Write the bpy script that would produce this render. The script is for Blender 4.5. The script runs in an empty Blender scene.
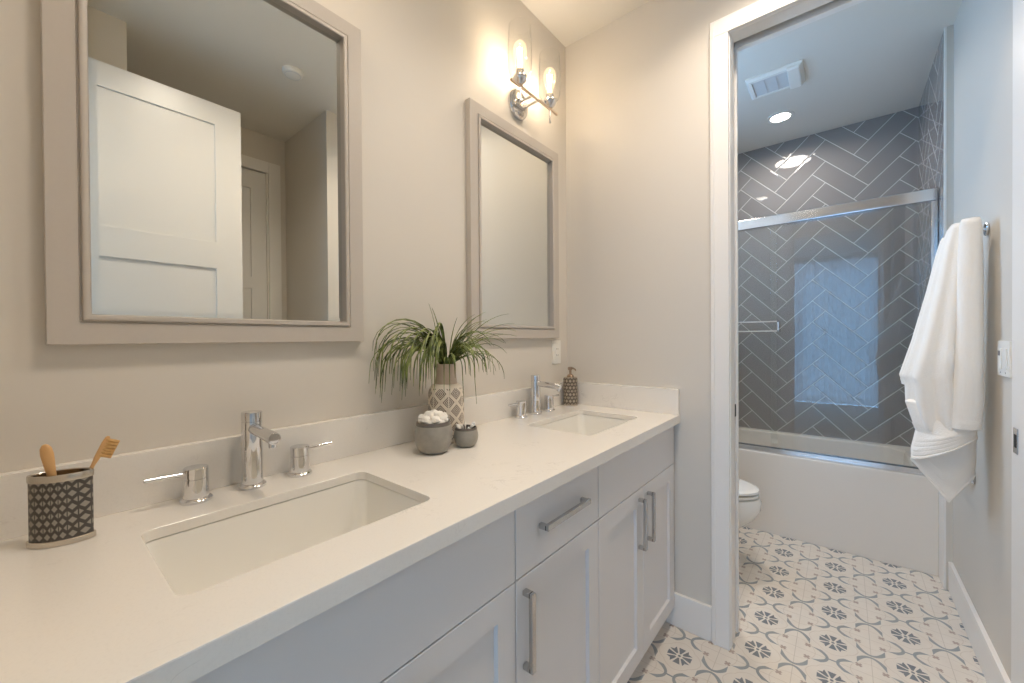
import bpy, bmesh, math, random
from mathutils import Vector, Matrix
PI = math.pi
C = bpy.context.scene.collection
SC = bpy.context.scene

# ------------------------------------------------------------------ camera, world, light, exposure
cam_d = bpy.data.cameras.new('camera')
cam = bpy.data.objects.new('camera', cam_d); C.objects.link(cam)
cam_d.sensor_width = 36.0
cam_d.lens = 400.668 * 36.0 / 1024.0
cam_d.clip_start = 0.02
Rv = Vector((0.77095407, 0.63685176, -0.00704728))
Uv = Vector((5.72238286e-04, 1.03724744e-02, 9.99946041e-01))
Fv = Vector((-0.63689049, 0.7709165, -0.00763227))
cam.matrix_world = Matrix(((Rv.x, Uv.x, -Fv.x, 1.09084), (Rv.y, Uv.y, -Fv.y, 0.0),
                           (Rv.z, Uv.z, -Fv.z, 1.23337), (0, 0, 0, 1)))
SC.camera = cam
SC.view_settings.view_transform = 'Standard'
SC.view_settings.look = 'None'
SC.view_settings.gamma = 1.0
SC.view_settings.use_curve_mapping = False
SC.view_settings.exposure = 0.33
SC.cycles.use_denoising = True
SC.cycles.denoising_prefilter = 'ACCURATE'
SC.cycles.max_bounces = 14
SC.cycles.diffuse_bounces = 8
SC.cycles.glossy_bounces = 8
SC.cycles.transparent_max_bounces = 24
SC.cycles.caustics_reflective = False
SC.cycles.caustics_refractive = False
SC.cycles.sample_clamp_indirect = 6.0

DAY = 7.0           # daylight of the room behind the camera
world = bpy.data.worlds.new('daylight'); SC.world = world
world.use_nodes = True
bg = world.node_tree.nodes['Background']
bg.inputs['Color'].default_value = (0.29, 0.585, 1.0, 1)
bg.inputs['Strength'].default_value = DAY


def light(name, kind, loc, energy, color, size=0.03, rot=(0, 0, 0), **kw):
    d = bpy.data.lights.new(name, kind)
    d.energy = energy; d.color = color
    if kind in ('POINT', 'SPOT'):
        d.shadow_soft_size = size
    o = bpy.data.objects.new(name, d); C.objects.link(o)
    o.location = loc; o.rotation_euler = rot
    for k, v in kw.items():
        setattr(d, k, v)
    return o


WARM = (1.0, 0.84, 0.68)
NEUT = (1.0, 0.92, 0.83)
# portal: tells the renderer where daylight enters (the entry doorway behind the camera)
po = light('bedroom_window_portal', 'AREA', (1.05, -3.35, 1.3), 1, (1, 1, 1), rot=(PI / 2, 0, 0), shape='RECTANGLE', size=2.9)
po.data.size_y = 2.6
po.rotation_euler = (-PI / 2, 0, PI)
po.data.cycles.is_portal = True

BULB_W = 1.6
CAN_W = 5.0
VANITY_FILL_W = 5.6
TOILET_FILL_W = 4.4
# ------------------------------------------------------------------ node helpers


class V:
    def __init__(s, nt, sock): s.nt = nt; s.s = sock

    def _op(s, op, o=None, o2=None): return mth(s.nt, op, s, o, o2)
    def __add__(s, o): return s._op('ADD', o)
    def __radd__(s, o): return s._op('ADD', o)
    def __sub__(s, o): return s._op('SUBTRACT', o)
    def __rsub__(s, o): return mth(s.nt, 'SUBTRACT', o, s)
    def __mul__(s, o): return s._op('MULTIPLY', o)
    def __rmul__(s, o): return s._op('MULTIPLY', o)
    def __truediv__(s, o): return s._op('DIVIDE', o)
    def __lt__(s, o): return s._op('LESS_THAN', o)
    def __gt__(s, o): return s._op('GREATER_THAN', o)
    def abs(s): return s._op('ABSOLUTE')
    def fract(s): return s._op('FRACT')
    def floor(s): return s._op('FLOOR')
    def mod(s, o): return s._op('FLOORED_MODULO', o)
    def min(s, o): return s._op('MINIMUM', o)
    def max(s, o): return s._op('MAXIMUM', o)
    def sqrt(s): return s._op('SQRT')


def mth(nt, op, *args):
    n = nt.nodes.new('ShaderNodeMath'); n.operation = op
    for i, a in enumerate(args):
        if a is None: continue
        if isinstance(a, V): nt.links.new(a.s, n.inputs[i])
        else: n.inputs[i].default_value = a
    return V(nt, n.outputs[0])


def srgb(r, g, b):
    f = lambda c: (c / 255 / 12.92) if c <= 10 else ((c / 255 + 0.055) / 1.055) ** 2.4
    return (f(r), f(g), f(b), 1)


def mix(nt, fac, a, b):
    n = nt.nodes.new('ShaderNodeMix'); n.data_type = 'RGBA'
    if isinstance(fac, V): nt.links.new(fac.s, n.inputs[0])
    else: n.inputs[0].default_value = fac
    for v, i in ((a, 6), (b, 7)):
        if isinstance(v, tuple): n.inputs[i].default_value = v
        else: nt.links.new(v, n.inputs[i])
    return n.outputs[2]


def coords(nt):
    t = nt.nodes.new('ShaderNodeTexCoord'); s = nt.nodes.new('ShaderNodeSeparateXYZ')
    nt.links.new(t.outputs['Object'], s.inputs[0])
    return V(nt, s.outputs[0]), V(nt, s.outputs[1]), V(nt, s.outputs[2]), t.outputs['Object']


def mat(name, col=(0.8, 0.8, 0.8, 1), rough=0.5, metal=0.0, spec=0.5, noise=None, bump=None, coat=0.0, sheen=0.0):
    """noise = (scale, amount) colour mottling; bump = (scale, strength, distance)"""
    m = bpy.data.materials.new(name); m.use_nodes = True
    nt = m.node_tree; b = nt.nodes['Principled BSDF']
    b.inputs['Base Color'].default_value = col
    b.inputs['Roughness'].default_value = rough
    b.inputs['Metallic'].default_value = metal
    b.inputs['Specular IOR Level'].default_value = spec
    b.inputs['Coat Weight'].default_value = coat
    b.inputs['Sheen Weight'].default_value = sheen
    if noise or bump:
        oc = nt.nodes.new('ShaderNodeTexCoord').outputs['Object']
    if noise:
        n = nt.nodes.new('ShaderNodeTexNoise'); n.inputs['Scale'].default_value = noise[0]; n.inputs['Detail'].default_value = 4
        nt.links.new(oc, n.inputs['Vector'])
        k = 1 - noise[1]
        c2 = (col[0] * k, col[1] * k, col[2] * k, 1)
        nt.links.new(mix(nt, V(nt, n.outputs[0]), col, c2), b.inputs['Base Color'])
    if bump:
        n = nt.nodes.new('ShaderNodeTexNoise'); n.inputs['Scale'].default_value = bump[0]; n.inputs['Detail'].default_value = 5
        nt.links.new(oc, n.inputs['Vector'])
        bp = nt.nodes.new('ShaderNodeBump'); bp.inputs['Strength'].default_value = bump[1]; bp.inputs['Distance'].default_value = bump[2]
        nt.links.new(n.outputs[0], bp.inputs['Height']); nt.links.new(bp.outputs[0], b.inputs['Normal'])
    return m


def thin_glass(name, tint=(0.97, 0.99, 0.98, 1), refl=1.0):
    m = bpy.data.materials.new(name); m.use_nodes = True; nt = m.node_tree
    nt.nodes.remove(nt.nodes['Principled BSDF'])
    tr = nt.nodes.new('ShaderNodeBsdfTransparent'); tr.inputs[0].default_value = tint
    gl = nt.nodes.new('ShaderNodeBsdfGlossy'); gl.inputs['Roughness'].default_value = 0.01
    ge = nt.nodes.new('ShaderNodeNewGeometry'); dp = nt.nodes.new('ShaderNodeVectorMath'); dp.operation = 'DOT_PRODUCT'
    nt.links.new(ge.outputs['Normal'], dp.inputs[0]); nt.links.new(ge.outputs['Incoming'], dp.inputs[1])
    k = (mth(nt, 'POWER', 1.0 - V(nt, dp.outputs['Value']).abs().min(1.0), 5.0) * 0.96 + 0.04) * refl
    mx = nt.nodes.new('ShaderNodeMixShader')
    nt.links.new(k.s, mx.inputs[0]); nt.links.new(tr.outputs[0], mx.inputs[1]); nt.links.new(gl.outputs[0], mx.inputs[2])
    nt.links.new(mx.outputs[0], nt.nodes['Material Output'].inputs[0])
    return m


def emit(name, col, strength):
    m = bpy.data.materials.new(name); m.use_nodes = True
    b = m.node_tree.nodes['Principled BSDF']
    b.inputs['Base Color'].default_value = (0.9, 0.9, 0.9, 1)
    b.inputs['Emission Color'].default_value = col; b.inputs['Emission Strength'].default_value = strength
    return m


M = {}
M['wall'] = mat('greige_paint', srgb(214, 208, 198), 0.55, bump=(260, 0.04, 0.001))
M['ceiling'] = mat('ceiling_paint', srgb(226, 222, 213), 0.7, bump=(220, 0.04, 0.001))
M['trim'] = mat('white_trim_paint', srgb(236, 233, 228), 0.42, noise=(3, 0.02))
M['door'] = mat('white_door_paint', srgb(230, 228, 224), 0.28, noise=(3, 0.02))
M['cab'] = mat('white_cabinet_lacquer', srgb(222, 220, 219), 0.36, noise=(4, 0.02))
M['dark'] = mat('dark_gap', srgb(40, 38, 36), 0.8, noise=(20, 0.2))
M['chrome'] = mat('chrome', (0.74, 0.74, 0.75, 1), 0.05, 1.0, bump=(3, 0.02, 0.001))
M['nickel'] = mat('satin_nickel', (0.56, 0.55, 0.54, 1), 0.22, 1.0, bump=(300, 0.02, 0.0005))
M['alu'] = mat('bright_aluminium', (0.80, 0.81, 0.83, 1), 0.16, 1.0, bump=(200, 0.02, 0.0005))
M['porcelain'] = mat('white_porcelain', srgb(238, 236, 230), 0.08, noise=(6, 0.02), coat=0.3)
M['acrylic'] = mat('white_acrylic', srgb(226, 219, 209), 0.18, noise=(6, 0.02))
M['plastic'] = mat('white_plastic', srgb(238, 236, 230), 0.35, noise=(12, 0.02))
M['grey_plastic'] = mat('grey_plastic', srgb(120, 120, 122), 0.45, noise=(20, 0.08))
M['vent'] = mat('pale_grey_plastic', srgb(216, 217, 218), 0.5, noise=(20, 0.05))
def mk_sheer():
    m = bpy.data.materials.new('daylight_dimming_sheer'); m.use_nodes = True; nt = m.node_tree
    nt.nodes.remove(nt.nodes['Principled BSDF'])
    a = nt.nodes.new('ShaderNodeBsdfTransparent'); a.inputs[0].default_value = (0.34, 0.34, 0.34, 1)
    d = nt.nodes.new('ShaderNodeBsdfTranslucent'); d.inputs[0].default_value = (0.5, 0.5, 0.5, 1)
    mx = nt.nodes.new('ShaderNodeMixShader'); mx.inputs[0].default_value = 0.55
    nt.links.new(a.outputs[0], mx.inputs[1]); nt.links.new(d.outputs[0], mx.inputs[2]); nt.links.new(mx.outputs[0], nt.nodes['Material Output'].inputs[0])
    return m


M['sheer'] = mk_sheer()  # for the added sheet that cuts the bedroom daylight
M['carpet'] = mat('pale_carpet', srgb(225, 222, 216), 0.95, bump=(300, 0.4, 0.003))
M['frame'] = mat('taupe_frame_paint', srgb(194, 186, 176), 0.35, noise=(120, 0.05), bump=(180, 0.05, 0.0006))
M['glass'] = thin_glass('clear_glass', (0.995, 0.995, 0.99, 1))
M['shower_glass'] = thin_glass('shower_glass', (0.97, 0.98, 0.977, 1), 1.0)
M['bulb_glass'] = thin_glass('bulb_glass', (0.99, 0.97, 0.93, 1), 0.8)
_nt = M['bulb_glass'].node_tree
_em = _nt.nodes.new('ShaderNodeEmission'); _em.inputs[0].default_value = (1.0, 0.78, 0.5, 1); _em.inputs[1].default_value = 0.3
_ad = _nt.nodes.new('ShaderNodeAddShader'); _mo = _nt.nodes['Material Output']
_nt.links.new(_mo.inputs[0].links[0].from_socket, _ad.inputs[0]); _nt.links.new(_em.outputs[0], _ad.inputs[1]); _nt.links.new(_ad.outputs[0], _mo.inputs[0])
M['filament'] = emit('filament_glow', (1.0, 0.72, 0.38, 1), 60)
M['led'] = emit('led_lens_glow', (1.0, 0.93, 0.82, 1), 14)
M['towel'] = mat('white_terry', srgb(236, 231, 223), 0.95, bump=(200, 0.35, 0.004), sheen=0.3)
M['towel_band'] = mat('woven_band', srgb(240, 236, 226), 0.8, bump=(160, 0.3, 0.002))
M['cotton'] = mat('cotton', srgb(246, 242, 234), 1.0, bump=(150, 0.5, 0.003))
M['bamboo'] = mat('bamboo', srgb(222, 176, 120), 0.45, noise=(60, 0.15))
M['bristle'] = mat('tan_bristles', srgb(222, 176, 112), 0.7, noise=(200, 0.3))
M['stone'] = mat('grey_glaze', srgb(164, 160, 151), 0.35, noise=(40, 0.40), bump=(60, 0.25, 0.002))
M['stone_rim'] = mat('brown_grey_rim', srgb(112, 105, 98), 0.4, noise=(60, 0.3), bump=(60, 0.2, 0.002))
M['pewter'] = mat('pewter', (0.62, 0.57, 0.50, 1), 0.25, 1.0, bump=(90, 0.03, 0.001))
M['bronze'] = mat('brushed_bronze_metal', (0.74, 0.62, 0.50, 1), 0.3, 1.0, bump=(90, 0.03, 0.001))
M['pump_metal'] = mat('dark_bronze_metal', (0.36, 0.27, 0.20, 1), 0.3, 1.0, bump=(90, 0.03, 0.001))
M['vase_neck'] = mat('taupe_clay', srgb(192, 174, 156), 0.7, noise=(80, 0.15), bump=(120, 0.15, 0.001))


def mk_mirror():
    m = bpy.data.materials.new('silvered_glass'); m.use_nodes = True; nt = m.node_tree
    b = nt.nodes['Principled BSDF']
    b.inputs['Base Color'].default_value = (0.84, 0.86, 0.83, 1)
    b.inputs['Metallic'].default_value = 1; b.inputs['Roughness'].default_value = 0.0
    return m


M['mirror'] = mk_mirror()


def mk_quartz():
    m = mat('white_quartz', srgb(233, 229, 222), 0.16)
    nt = m.node_tree; b = nt.nodes['Principled BSDF']
    x, y, z, oc = coords(nt)
    n1 = nt.nodes.new('ShaderNodeTexNoise'); n1.inputs['Scale'].default_value = 16; n1.inputs['Detail'].default_value = 8; n1.inputs['Distortion'].default_value = 1.6
    n2 = nt.nodes.new('ShaderNodeTexNoise'); n2.inputs['Scale'].default_value = 7; n2.inputs['Detail'].default_value = 3
    n3 = nt.nodes.new('ShaderNodeTexNoise'); n3.inputs['Scale'].default_value = 260; n3.inputs['Detail'].default_value = 2
    for n in (n1, n2, n3): nt.links.new(oc, n.inputs['Vector'])
    vein = ((V(nt, n1.outputs[0]) - 0.5).abs() * -55.0 + 1.0).max(0.0)
    patch = ((V(nt, n2.outputs[0]) - 0.56) * 9.0).max(0.0).min(1.0)
    fac = vein * patch * 0.32 + (V(nt, n3.outputs[0]) - 0.5).max(0.0) * 0.25
    nt.links.new(mix(nt, fac, srgb(234, 230, 223), srgb(176, 170, 162)), b.inputs['Base Color'])
    return m


M['quartz'] = mk_quartz()


def mk_floor():
    m = mat('patterned_cement_tile', rough=0.35)
    nt = m.node_tree; b = nt.nodes['Principled BSDF']
    X, Y, Z, oc = coords(nt)
    P = 0.2285; H = P / 2
    fx = (((X - 0.602) / P + 0.5).fract() - 0.5).abs() * P
    fy = (((Y - 1.5955) / P + 0.5).fract() - 0.5).abs() * P
    ax = H - fx; ay = H - fy
    u = ax.min(ay); v = ax.max(ay)
    typ = ax < ay
    d = (v + u * u * 22.5 - (typ * 0.009 + 0.0985)).abs()
    sl = (u * u * 2025.0 + 1.0).sqrt()
    arc = (d < (sl * (u * 0.075 + 0.0046))) * (u < (typ * 0.004 + 0.0385))
    link = (u < 0.0035) * (v > 0.1) * (1.0 - typ)
    arc = arc.max(link)
    e = (ax - 0.0375).abs(); g = (ay - 0.0375).abs()
    p1 = (e + g) * 0.7071; p2 = (e - g).abs() * 0.7071
    cross = (((p1.max(p2)) < 0.0115) * (p1.min(p2) < 0.0042)).max(((e.max(g)) < 0.0048))
    a = fx.min(fy); bb = fx.max(fy)
    pet1 = (bb > 0.011) * (bb < 0.043) * (a < (bb * 0.33 - 0.0012))
    a2 = (bb - a) * 0.7071; b2 = (bb + a) * 0.7071
    pet2 = (b2 > 0.015) * (b2 < (0.039 + a2 * 0.5)) * (a2 < (b2 * 0.33 - 0.0012)) * (a2 > (b2 - 0.036) * 0.35)
    r = (fx * fx + fy * fy).sqrt()
    snow = pet1.max(pet2).max(r < 0.0055)
    wav = (a / (bb + 0.0001)) * 0.014
    ring = ((r + wav - 0.077).abs() < 0.0014)
    ring2 = (((ax * ax + ay * ay).sqrt() - 0.062).abs() < 0.0013)
    grout = (u < 0.0011)
    n = nt.nodes.new('ShaderNodeTexNoise'); n.inputs['Scale'].default_value = 14; n.inputs['Detail'].default_value = 6
    nt.links.new(oc, n.inputs['Vector'])
    nz = V(nt, n.outputs[0])
    col = mix(nt, nz, srgb(226, 219, 209), srgb(213, 205, 194))
    col = mix(nt, (ring.max(ring2)) * 0.30, col, srgb(176, 158, 140))
    col = mix(nt, grout * 0.45, col, srgb(168, 158, 146))
    col = mix(nt, arc * (0.95 - nz * 0.3), col, srgb(120, 132, 138))
    col = mix(nt, cross * (1.0 - nz * 0.3), col, srgb(164, 146, 136))
    col = mix(nt, snow * (1.0 - nz * 0.25), col, srgb(88, 100, 112))
    nt.links.new(col, b.inputs['Base Color'])
    return m


M['floor'] = mk_floor()


def mk_herring(axis):
    m = mat('grey_herringbone_tile_' + axis, rough=0.12)
    nt = m.node_tree; b = nt.nodes['Principled BSDF']
    X, Y, Z, oc = coords(nt)
    h = X if axis == 'x' else (3.691 + 1.469) - Y
    w2 = 0.15457; n = 3
    a = (h - Z) / w2 + 10.743
    bq = (h + Z) / -w2 + 23.603
    i = a.floor(); j = bq.floor()
    k = (i - j).mod(2.0 * n)
    hor = k < (n - 0.5)
    uh = (a - j).mod(2.0 * n); vh = bq.fract()
    dh = uh.min(3.0 - uh).min(vh).min(1.0 - vh)
    t = (i - bq).mod(2.0 * n) - (n - 1.0); vv = a.fract()
    dv = t.min(3.0 - t).min(vv).min(1.0 - vv)
    d = hor * dh + (1.0 - hor) * dv
    grout = d < 0.017
    # tone of each tile
    idn = hor * (j * 1.37 + ((a - j) / (2.0 * n)).floor() * 3.1) + (1.0 - hor) * (i * 2.11 + ((i - bq) / (2.0 * n)).floor() * 1.7 + 50.0)
    wn = nt.nodes.new('ShaderNodeTexWhiteNoise'); wn.noise_dimensions = '1D'
    nt.links.new(idn.s, wn.inputs['W'])
    nn = nt.nodes.new('ShaderNodeTexNoise'); nn.inputs['Scale'].default_value = 3; nt.links.new(oc, nn.inputs['Vector'])
    c = mix(nt, V(nt, wn.outputs['Value']) * 0.7 + V(nt, nn.outputs[0]) * 0.3, srgb(150, 146, 144), srgb(141, 137, 135))
    nt.links.new(mix(nt, grout, c, srgb(214, 212, 208)), b.inputs['Base Color'])
    nt.links.new((grout * 0.6 + 0.03).s, b.inputs['Roughness'])
    bp = nt.nodes.new('ShaderNodeBump'); bp.inputs['Strength'].default_value = 0.35; bp.inputs['Distance'].default_value = 0.0015
    nt.links.new((d * 12.0).min(1.0).s, bp.inputs['Height']); nt.links.new(bp.outputs[0], b.inputs['Normal'])
    return m


M['tile_x'] = mk_herring('x'); M['tile_y'] = mk_herring('y')


def mk_lattice(name, base, line, ku, kz, rough, metal=0.0):
    """interlaced diamond lattice round a vertical axis (object origin on the axis)"""
    m = mat(name, base, rough, metal)
    nt = m.node_tree; b = nt.nodes['Principled BSDF']
    X, Y, Z, oc = coords(nt)
    th = mth(nt, 'ARCTAN2', Y, X)
    u = th * ku; v = Z * kz
    row = v.floor()
    uu = (u + row.mod(2.0) * 0.5).fract() - 0.5
    vv = v.fract() - 0.5
    dia = uu.abs() * 1.15 + vv.abs() * 0.95
    open_ = dia < 0.47
    bar = ((u * 1.0).fract() - 0.5).abs() < 0.06
    fac = open_ * (1.0 - bar)
    nt.links.new(mix(nt, fac, base, line), b.inputs['Base Color'])
    nt.links.new((fac * 0.3 + rough).s, b.inputs['Roughness'])
    return m


M['lattice'] = mk_lattice('dark_lattice_metal', srgb(78, 74, 70), srgb(158, 152, 142), 15 / (2 * PI), 92, 0.4, 0.2)
M['lattice_soap'] = mk_lattice('dark_lattice_ceramic', srgb(100, 91, 80), srgb(172, 162, 146), 12 / (2 * PI), 62, 0.3, 0.2)


def mk_vase():
    m = mat('carved_cream_ceramic', rough=0.7)
    nt = m.node_tree; b = nt.nodes['Principled BSDF']
    X, Y, Z, oc = coords(nt)
    th = mth(nt, 'ARCTAN2', Y, X)
    u = (th * (7 / (2 * PI)) + 0.15); v = Z * 18.5 + 0.1
    uu = (u.fract() - 0.5).abs(); vv = (v.fract() - 0.5).abs()
    d1 = uu + vv                                   # 0 centre .. 1 corner
    r = d1.min(1.0 - d1)                          # nested diamonds in both checker families
    line = ((r * 8.2 + 0.06).fract() > 0.52) * (r < 0.40)
    # broken grooves: skip the diamonds' left and right corners
    band = (Z < 0.172) * (Z > 0.012)
    gap = (uu > 0.035)
    f = line * band * gap
    nn = nt.nodes.new('ShaderNodeTexNoise'); nn.inputs['Scale'].default_value = 60; nt.links.new(oc, nn.inputs['Vector'])
    base = mix(nt, V(nt, nn.outputs[0]), srgb(238, 228, 212), srgb(224, 212, 194))
    nt.links.new(mix(nt, f, base, srgb(84, 58, 42)), b.inputs['Base Color'])
    bp = nt.nodes.new('ShaderNodeBump'); bp.inputs['Strength'].default_value = 0.5; bp.inputs['Distance'].default_value = 0.002
    nt.links.new((1.0 - f).s, bp.inputs['Height']); nt.links.new(bp.outputs[0], b.inputs['Normal'])
    return m


M['vase'] = mk_vase()


def mk_leaf():
    m = mat('grass_leaf', srgb(74, 92, 40), 0.45)
    nt = m.node_tree; b = nt.nodes['Principled BSDF']
    oc = nt.nodes.new('ShaderNodeTexCoord').outputs['Object']
    n = nt.nodes.new('ShaderNodeTexNoise'); n.inputs['Scale'].default_value = 35; n.inputs['Detail'].default_value = 3
    nt.links.new(oc, n.inputs['Vector'])
    f = ((V(nt, n.outputs[0]) - 0.35) * 3.2).max(0.0).min(1.0)
    nt.links.new(mix(nt, f, srgb(50, 66, 27), srgb(138, 150, 80)), b.inputs['Base Color'])
    return m


M['leaf'] = mk_leaf()

# ------------------------------------------------------------------ mesh helpers


def nb(): return bmesh.new()


def merge(bm, tmp):
    me = bpy.data.meshes.new('tmp'); tmp.to_mesh(me); tmp.free(); bm.from_mesh(me); bpy.data.meshes.remove(me)


def add_box(bm, lo, hi, bev=0.0, seg=2):
    t = bmesh.new(); bmesh.ops.create_cube(t, size=1)
    for v in t.verts:
        v.co = Vector([lo[i] + (v.co[i] + 0.5) * (hi[i] - lo[i]) for i in range(3)])
    if bev > 0:
        bmesh.ops.bevel(t, geom=list(t.edges), offset=bev, segments=seg, profile=0.5, affect='EDGES')
    merge(bm, t); return bm


def loft(bm, rings, cap0=True, cap1=True, closed=True):
    vr = []
    for r in rings:
        vr.append([bm.verts.new(p) for p in r] if len(r) > 1 else [bm.verts.new(r[0])])
    for a, b in zip(vr[:-1], vr[1:]):
        n = max(len(a), len(b))
        for i in range(n if closed else n - 1):
            k = (i + 1) % n
            if len(a) == 1: f = (a[0], b[k], b[i])
            elif len(b) == 1: f = (a[i], a[k], b[0])
            else: f = (a[i], a[k], b[k], b[i])
            try: bm.faces.new(f)
            except ValueError: pass
    if cap0 and len(vr[0]) > 2: bm.faces.new(list(reversed(vr[0])))
    if cap1 and len(vr[-1]) > 2: bm.faces.new(vr[-1])
    return bm


def lathe(bm, prof, o=(0, 0, 0), axis=(0, 0, 1), seg=32, sx=1.0, sy=1.0):
    ax = Vector(axis).normalized(); o = Vector(o)
    q = Vector((0, 0, 1)).rotation_difference(ax)
    rings = []
    for r, h in prof:
        if r < 1e-6: rings.append([o + q @ Vector((0, 0, h))])
        else: rings.append([o + q @ Vector((r * sx * math.cos(2 * PI * i / seg), r * sy * math.sin(2 * PI * i / seg), h)) for i in range(seg)])
    return loft(bm, rings)


def cyl(bm, p0, p1, r, r1=None, seg=24, bev=0.0):
    p0 = Vector(p0); p1 = Vector(p1); h = (p1 - p0).length; r1 = r if r1 is None else r1
    if bev: prof = [(0, 0), (r - bev, 0), (r, bev), (r1, h - bev), (r1 - bev, h), (0, h)]
    else: prof = [(0, 0), (r, 0), (r1, h), (0, h)]
    return lathe(bm, prof, p0, p1 - p0, seg)


def tube(bm, pts, r, seg=10):
    pts = [Vector(p) for p in pts]; rings = []
    up = Vector((0, 0, 1))
    prev = None
    for i, p in enumerate(pts):
        d = (pts[min(i + 1, len(pts) - 1)] - pts[max(i - 1, 0)]).normalized()
        if prev is None:
            n = d.cross(up) if abs(d.z) < 0.95 else d.cross(Vector((1, 0, 0)))
        else: n = prev - d * prev.dot(d)
        n.normalize(); prev = n; b = d.cross(n)
        rr = r[i] if isinstance(r, (list, tuple)) else r
        rings.append([p + (n * math.cos(2 * PI * k / seg) + b * math.sin(2 * PI * k / seg)) * rr for k in range(seg)])
    return loft(bm, rings)


def rrect(a0, a1, b0, b1, r, n=6):
    pts = []
    for cx, cy, s in ((a1 - r, b1 - r, 0), (a0 + r, b1 - r, 1), (a0 + r, b0 + r, 2), (a1 - r, b0 + r, 3)):
        for k in range(n + 1):
            t = PI / 2 * (s + k / n); pts.append((cx + r * math.cos(t), cy + r * math.sin(t)))
    return pts


YZ = lambda a, b, n: Vector((n, a, b))          # faces along x
XZ = lambda a, b, n: Vector((a, n, b))          # faces along y
XY = lambda a, b, n: Vector((a, b, n))


def frame_rect(bm, mp, a0, a1, b0, b1, prof, closed=True, fill0=False, fill1=False):
    """sweeps prof [(inset, height)...] round a rectangle with mitred corners"""
    rings = [[bm.verts.new(mp(x, y, h)) for x, y in ((a0 + i, b0 + i), (a1 - i, b0 + i), (a1 - i, b1 - i), (a0 + i, b1 - i))] for i, h in prof]
    prs = list(zip(rings[:-1], rings[1:]))
    if closed: prs.append((rings[-1], rings[0]))
    for p, q in prs:
        for k in range(4):
            bm.faces.new((p[k], p[(k + 1) % 4], q[(k + 1) % 4], q[k]))
    if fill0: bm.faces.new(rings[0])
    if fill1: bm.faces.new(rings[-1])
    return bm


ROOT = {}


def obj(name, bm, m, parent=None, kind=None, smooth=True, angle=35, origin=None):
    bmesh.ops.recalc_face_normals(bm, faces=list(bm.faces))
    if smooth:
        ca = math.radians(angle)
        for f in bm.faces: f.smooth = True
        for e in bm.edges:
            if len(e.link_faces) != 2 or e.calc_face_angle(0) > ca: e.smooth = False
    me = bpy.data.meshes.new(name)
    base = Vector((0, 0, 0))
    if parent is not None: base = ROOT[parent.name]
    if origin is not None: base = Vector(origin)
    for v in bm.verts: v.co -= base
    bm.to_mesh(me); bm.free()
    me.materials.append(M[m])
    o = bpy.data.objects.new(name, me); C.objects.link(o)
    if parent is not None:
        o.parent = parent; o.location = base - ROOT[parent.name]
    else: o.location = base
    ROOT[o.name] = base
    if smooth:
        wn_ = o.modifiers.new('flat_faces', 'WEIGHTED_NORMAL'); wn_.keep_sharp = True; wn_.weight = 100; wn_.thresh = 0.001
    if kind: o['kind'] = kind
    return o


def thing(name, label, cat, loc, group=None):
    o = bpy.data.objects.new(name, None); C.objects.link(o)
    o.empty_display_size = 0.05; o.location = loc
    ROOT[o.name] = Vector(loc)
    o['label'] = label; o['category'] = cat
    if group: o['group'] = group
    return o


def tag(o, label, cat, group=None):
    o['label'] = label; o['category'] = cat
    if group: o['group'] = group
    return o


def dup(root, shift, label, group=None):
    def cp(o, parent):
        c = o.copy(); C.objects.link(c)
        if parent is not None: c.parent = parent
        for ch in list(o.children): cp(ch, c)
        return c
    c = cp(root, None); c.location = Vector(root.location) + Vector(shift)
    c['label'] = label
    if group: c['group'] = group
    return c


def struct(name, bm, m, **kw): return obj(name, bm, m, kind='structure', **kw)


def bx(lo, hi, bev=0.0): return add_box(nb(), lo, hi, bev)


# ------------------------------------------------------------------ main dimensions
L = 1.764; W = 1.499; ZC = 2.716; HC = 0.905; CD = 0.558
YB = 1.89          # tub-room face of the dividing wall
YE = 3.70          # far wall of the tub room
YR = -0.065        # wall behind the camera
XA = 2.15          # far wall of the side passage
OX0, OX1, OZ = 0.748, 1.486, 2.42   # pocket-door opening

# ------------------------------------------------------------------ setting
struct('floor', bx((-0.12, YR - 0.13, -0.1), (2.4, 3.85, 0.0)), 'floor')
struct('floor_bedroom', bx((-0.8, -3.3, -0.1), (2.9, YR - 0.13, 0.0)), 'carpet')
b = nb()
add_box(b, (-0.9, -3.3, 0), (-0.8, YR - 0.13, ZC)); add_box(b, (2.9, -3.3, 0), (3.0, YR - 0.13, ZC))
add_box(b, (-0.9, -3.4, 0), (-0.4, -3.3, ZC)); add_box(b, (2.5, -3.4, 0), (3.0, -3.3, ZC)); add_box(b, (-0.4, -3.4, 2.6), (2.5, -3.3, ZC))
add_box(b, (-0.9, YR - 0.13, 0), (-0.12, YR - 0.03, ZC)); add_box(b, (XA, YR - 0.13, 0), (3.0, YR - 0.03, ZC))
struct('wall_bedroom', b, 'wall')
b = nb()                                         # added unseen sheer sheet, dims and softens the bedroom window's daylight
_n = 160; _p = [(-0.45 + 3.0 * i / _n, -3.24 + 0.025 * math.sin(i * 0.95)) for i in range(_n + 1)]
loft(b, [[Vector((x, y, z)) for x, y in _p] for z in (0.02, 2.66)], False, False, closed=False)
struct('daylight_sheer', b, 'sheer')
struct('ceiling_bedroom', bx((-0.9, -3.4, ZC), (3.0, YR - 0.13, ZC + 0.1)), 'ceiling')
struct('ceiling', bx((-0.12, YR - 0.13, ZC), (2.4, 3.85, ZC + 0.1)), 'ceiling')
WY0, WY1, WZ0, WZ1 = 1.98, 2.74, 1.45, 2.45      # window over the toilet
b = nb(); add_box(b, (-0.12, YR - 0.13, 0.0), (0.0, WY0, ZC)); add_box(b, (-0.12, WY1, 0.0), (0.0, 3.85, ZC))
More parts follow.
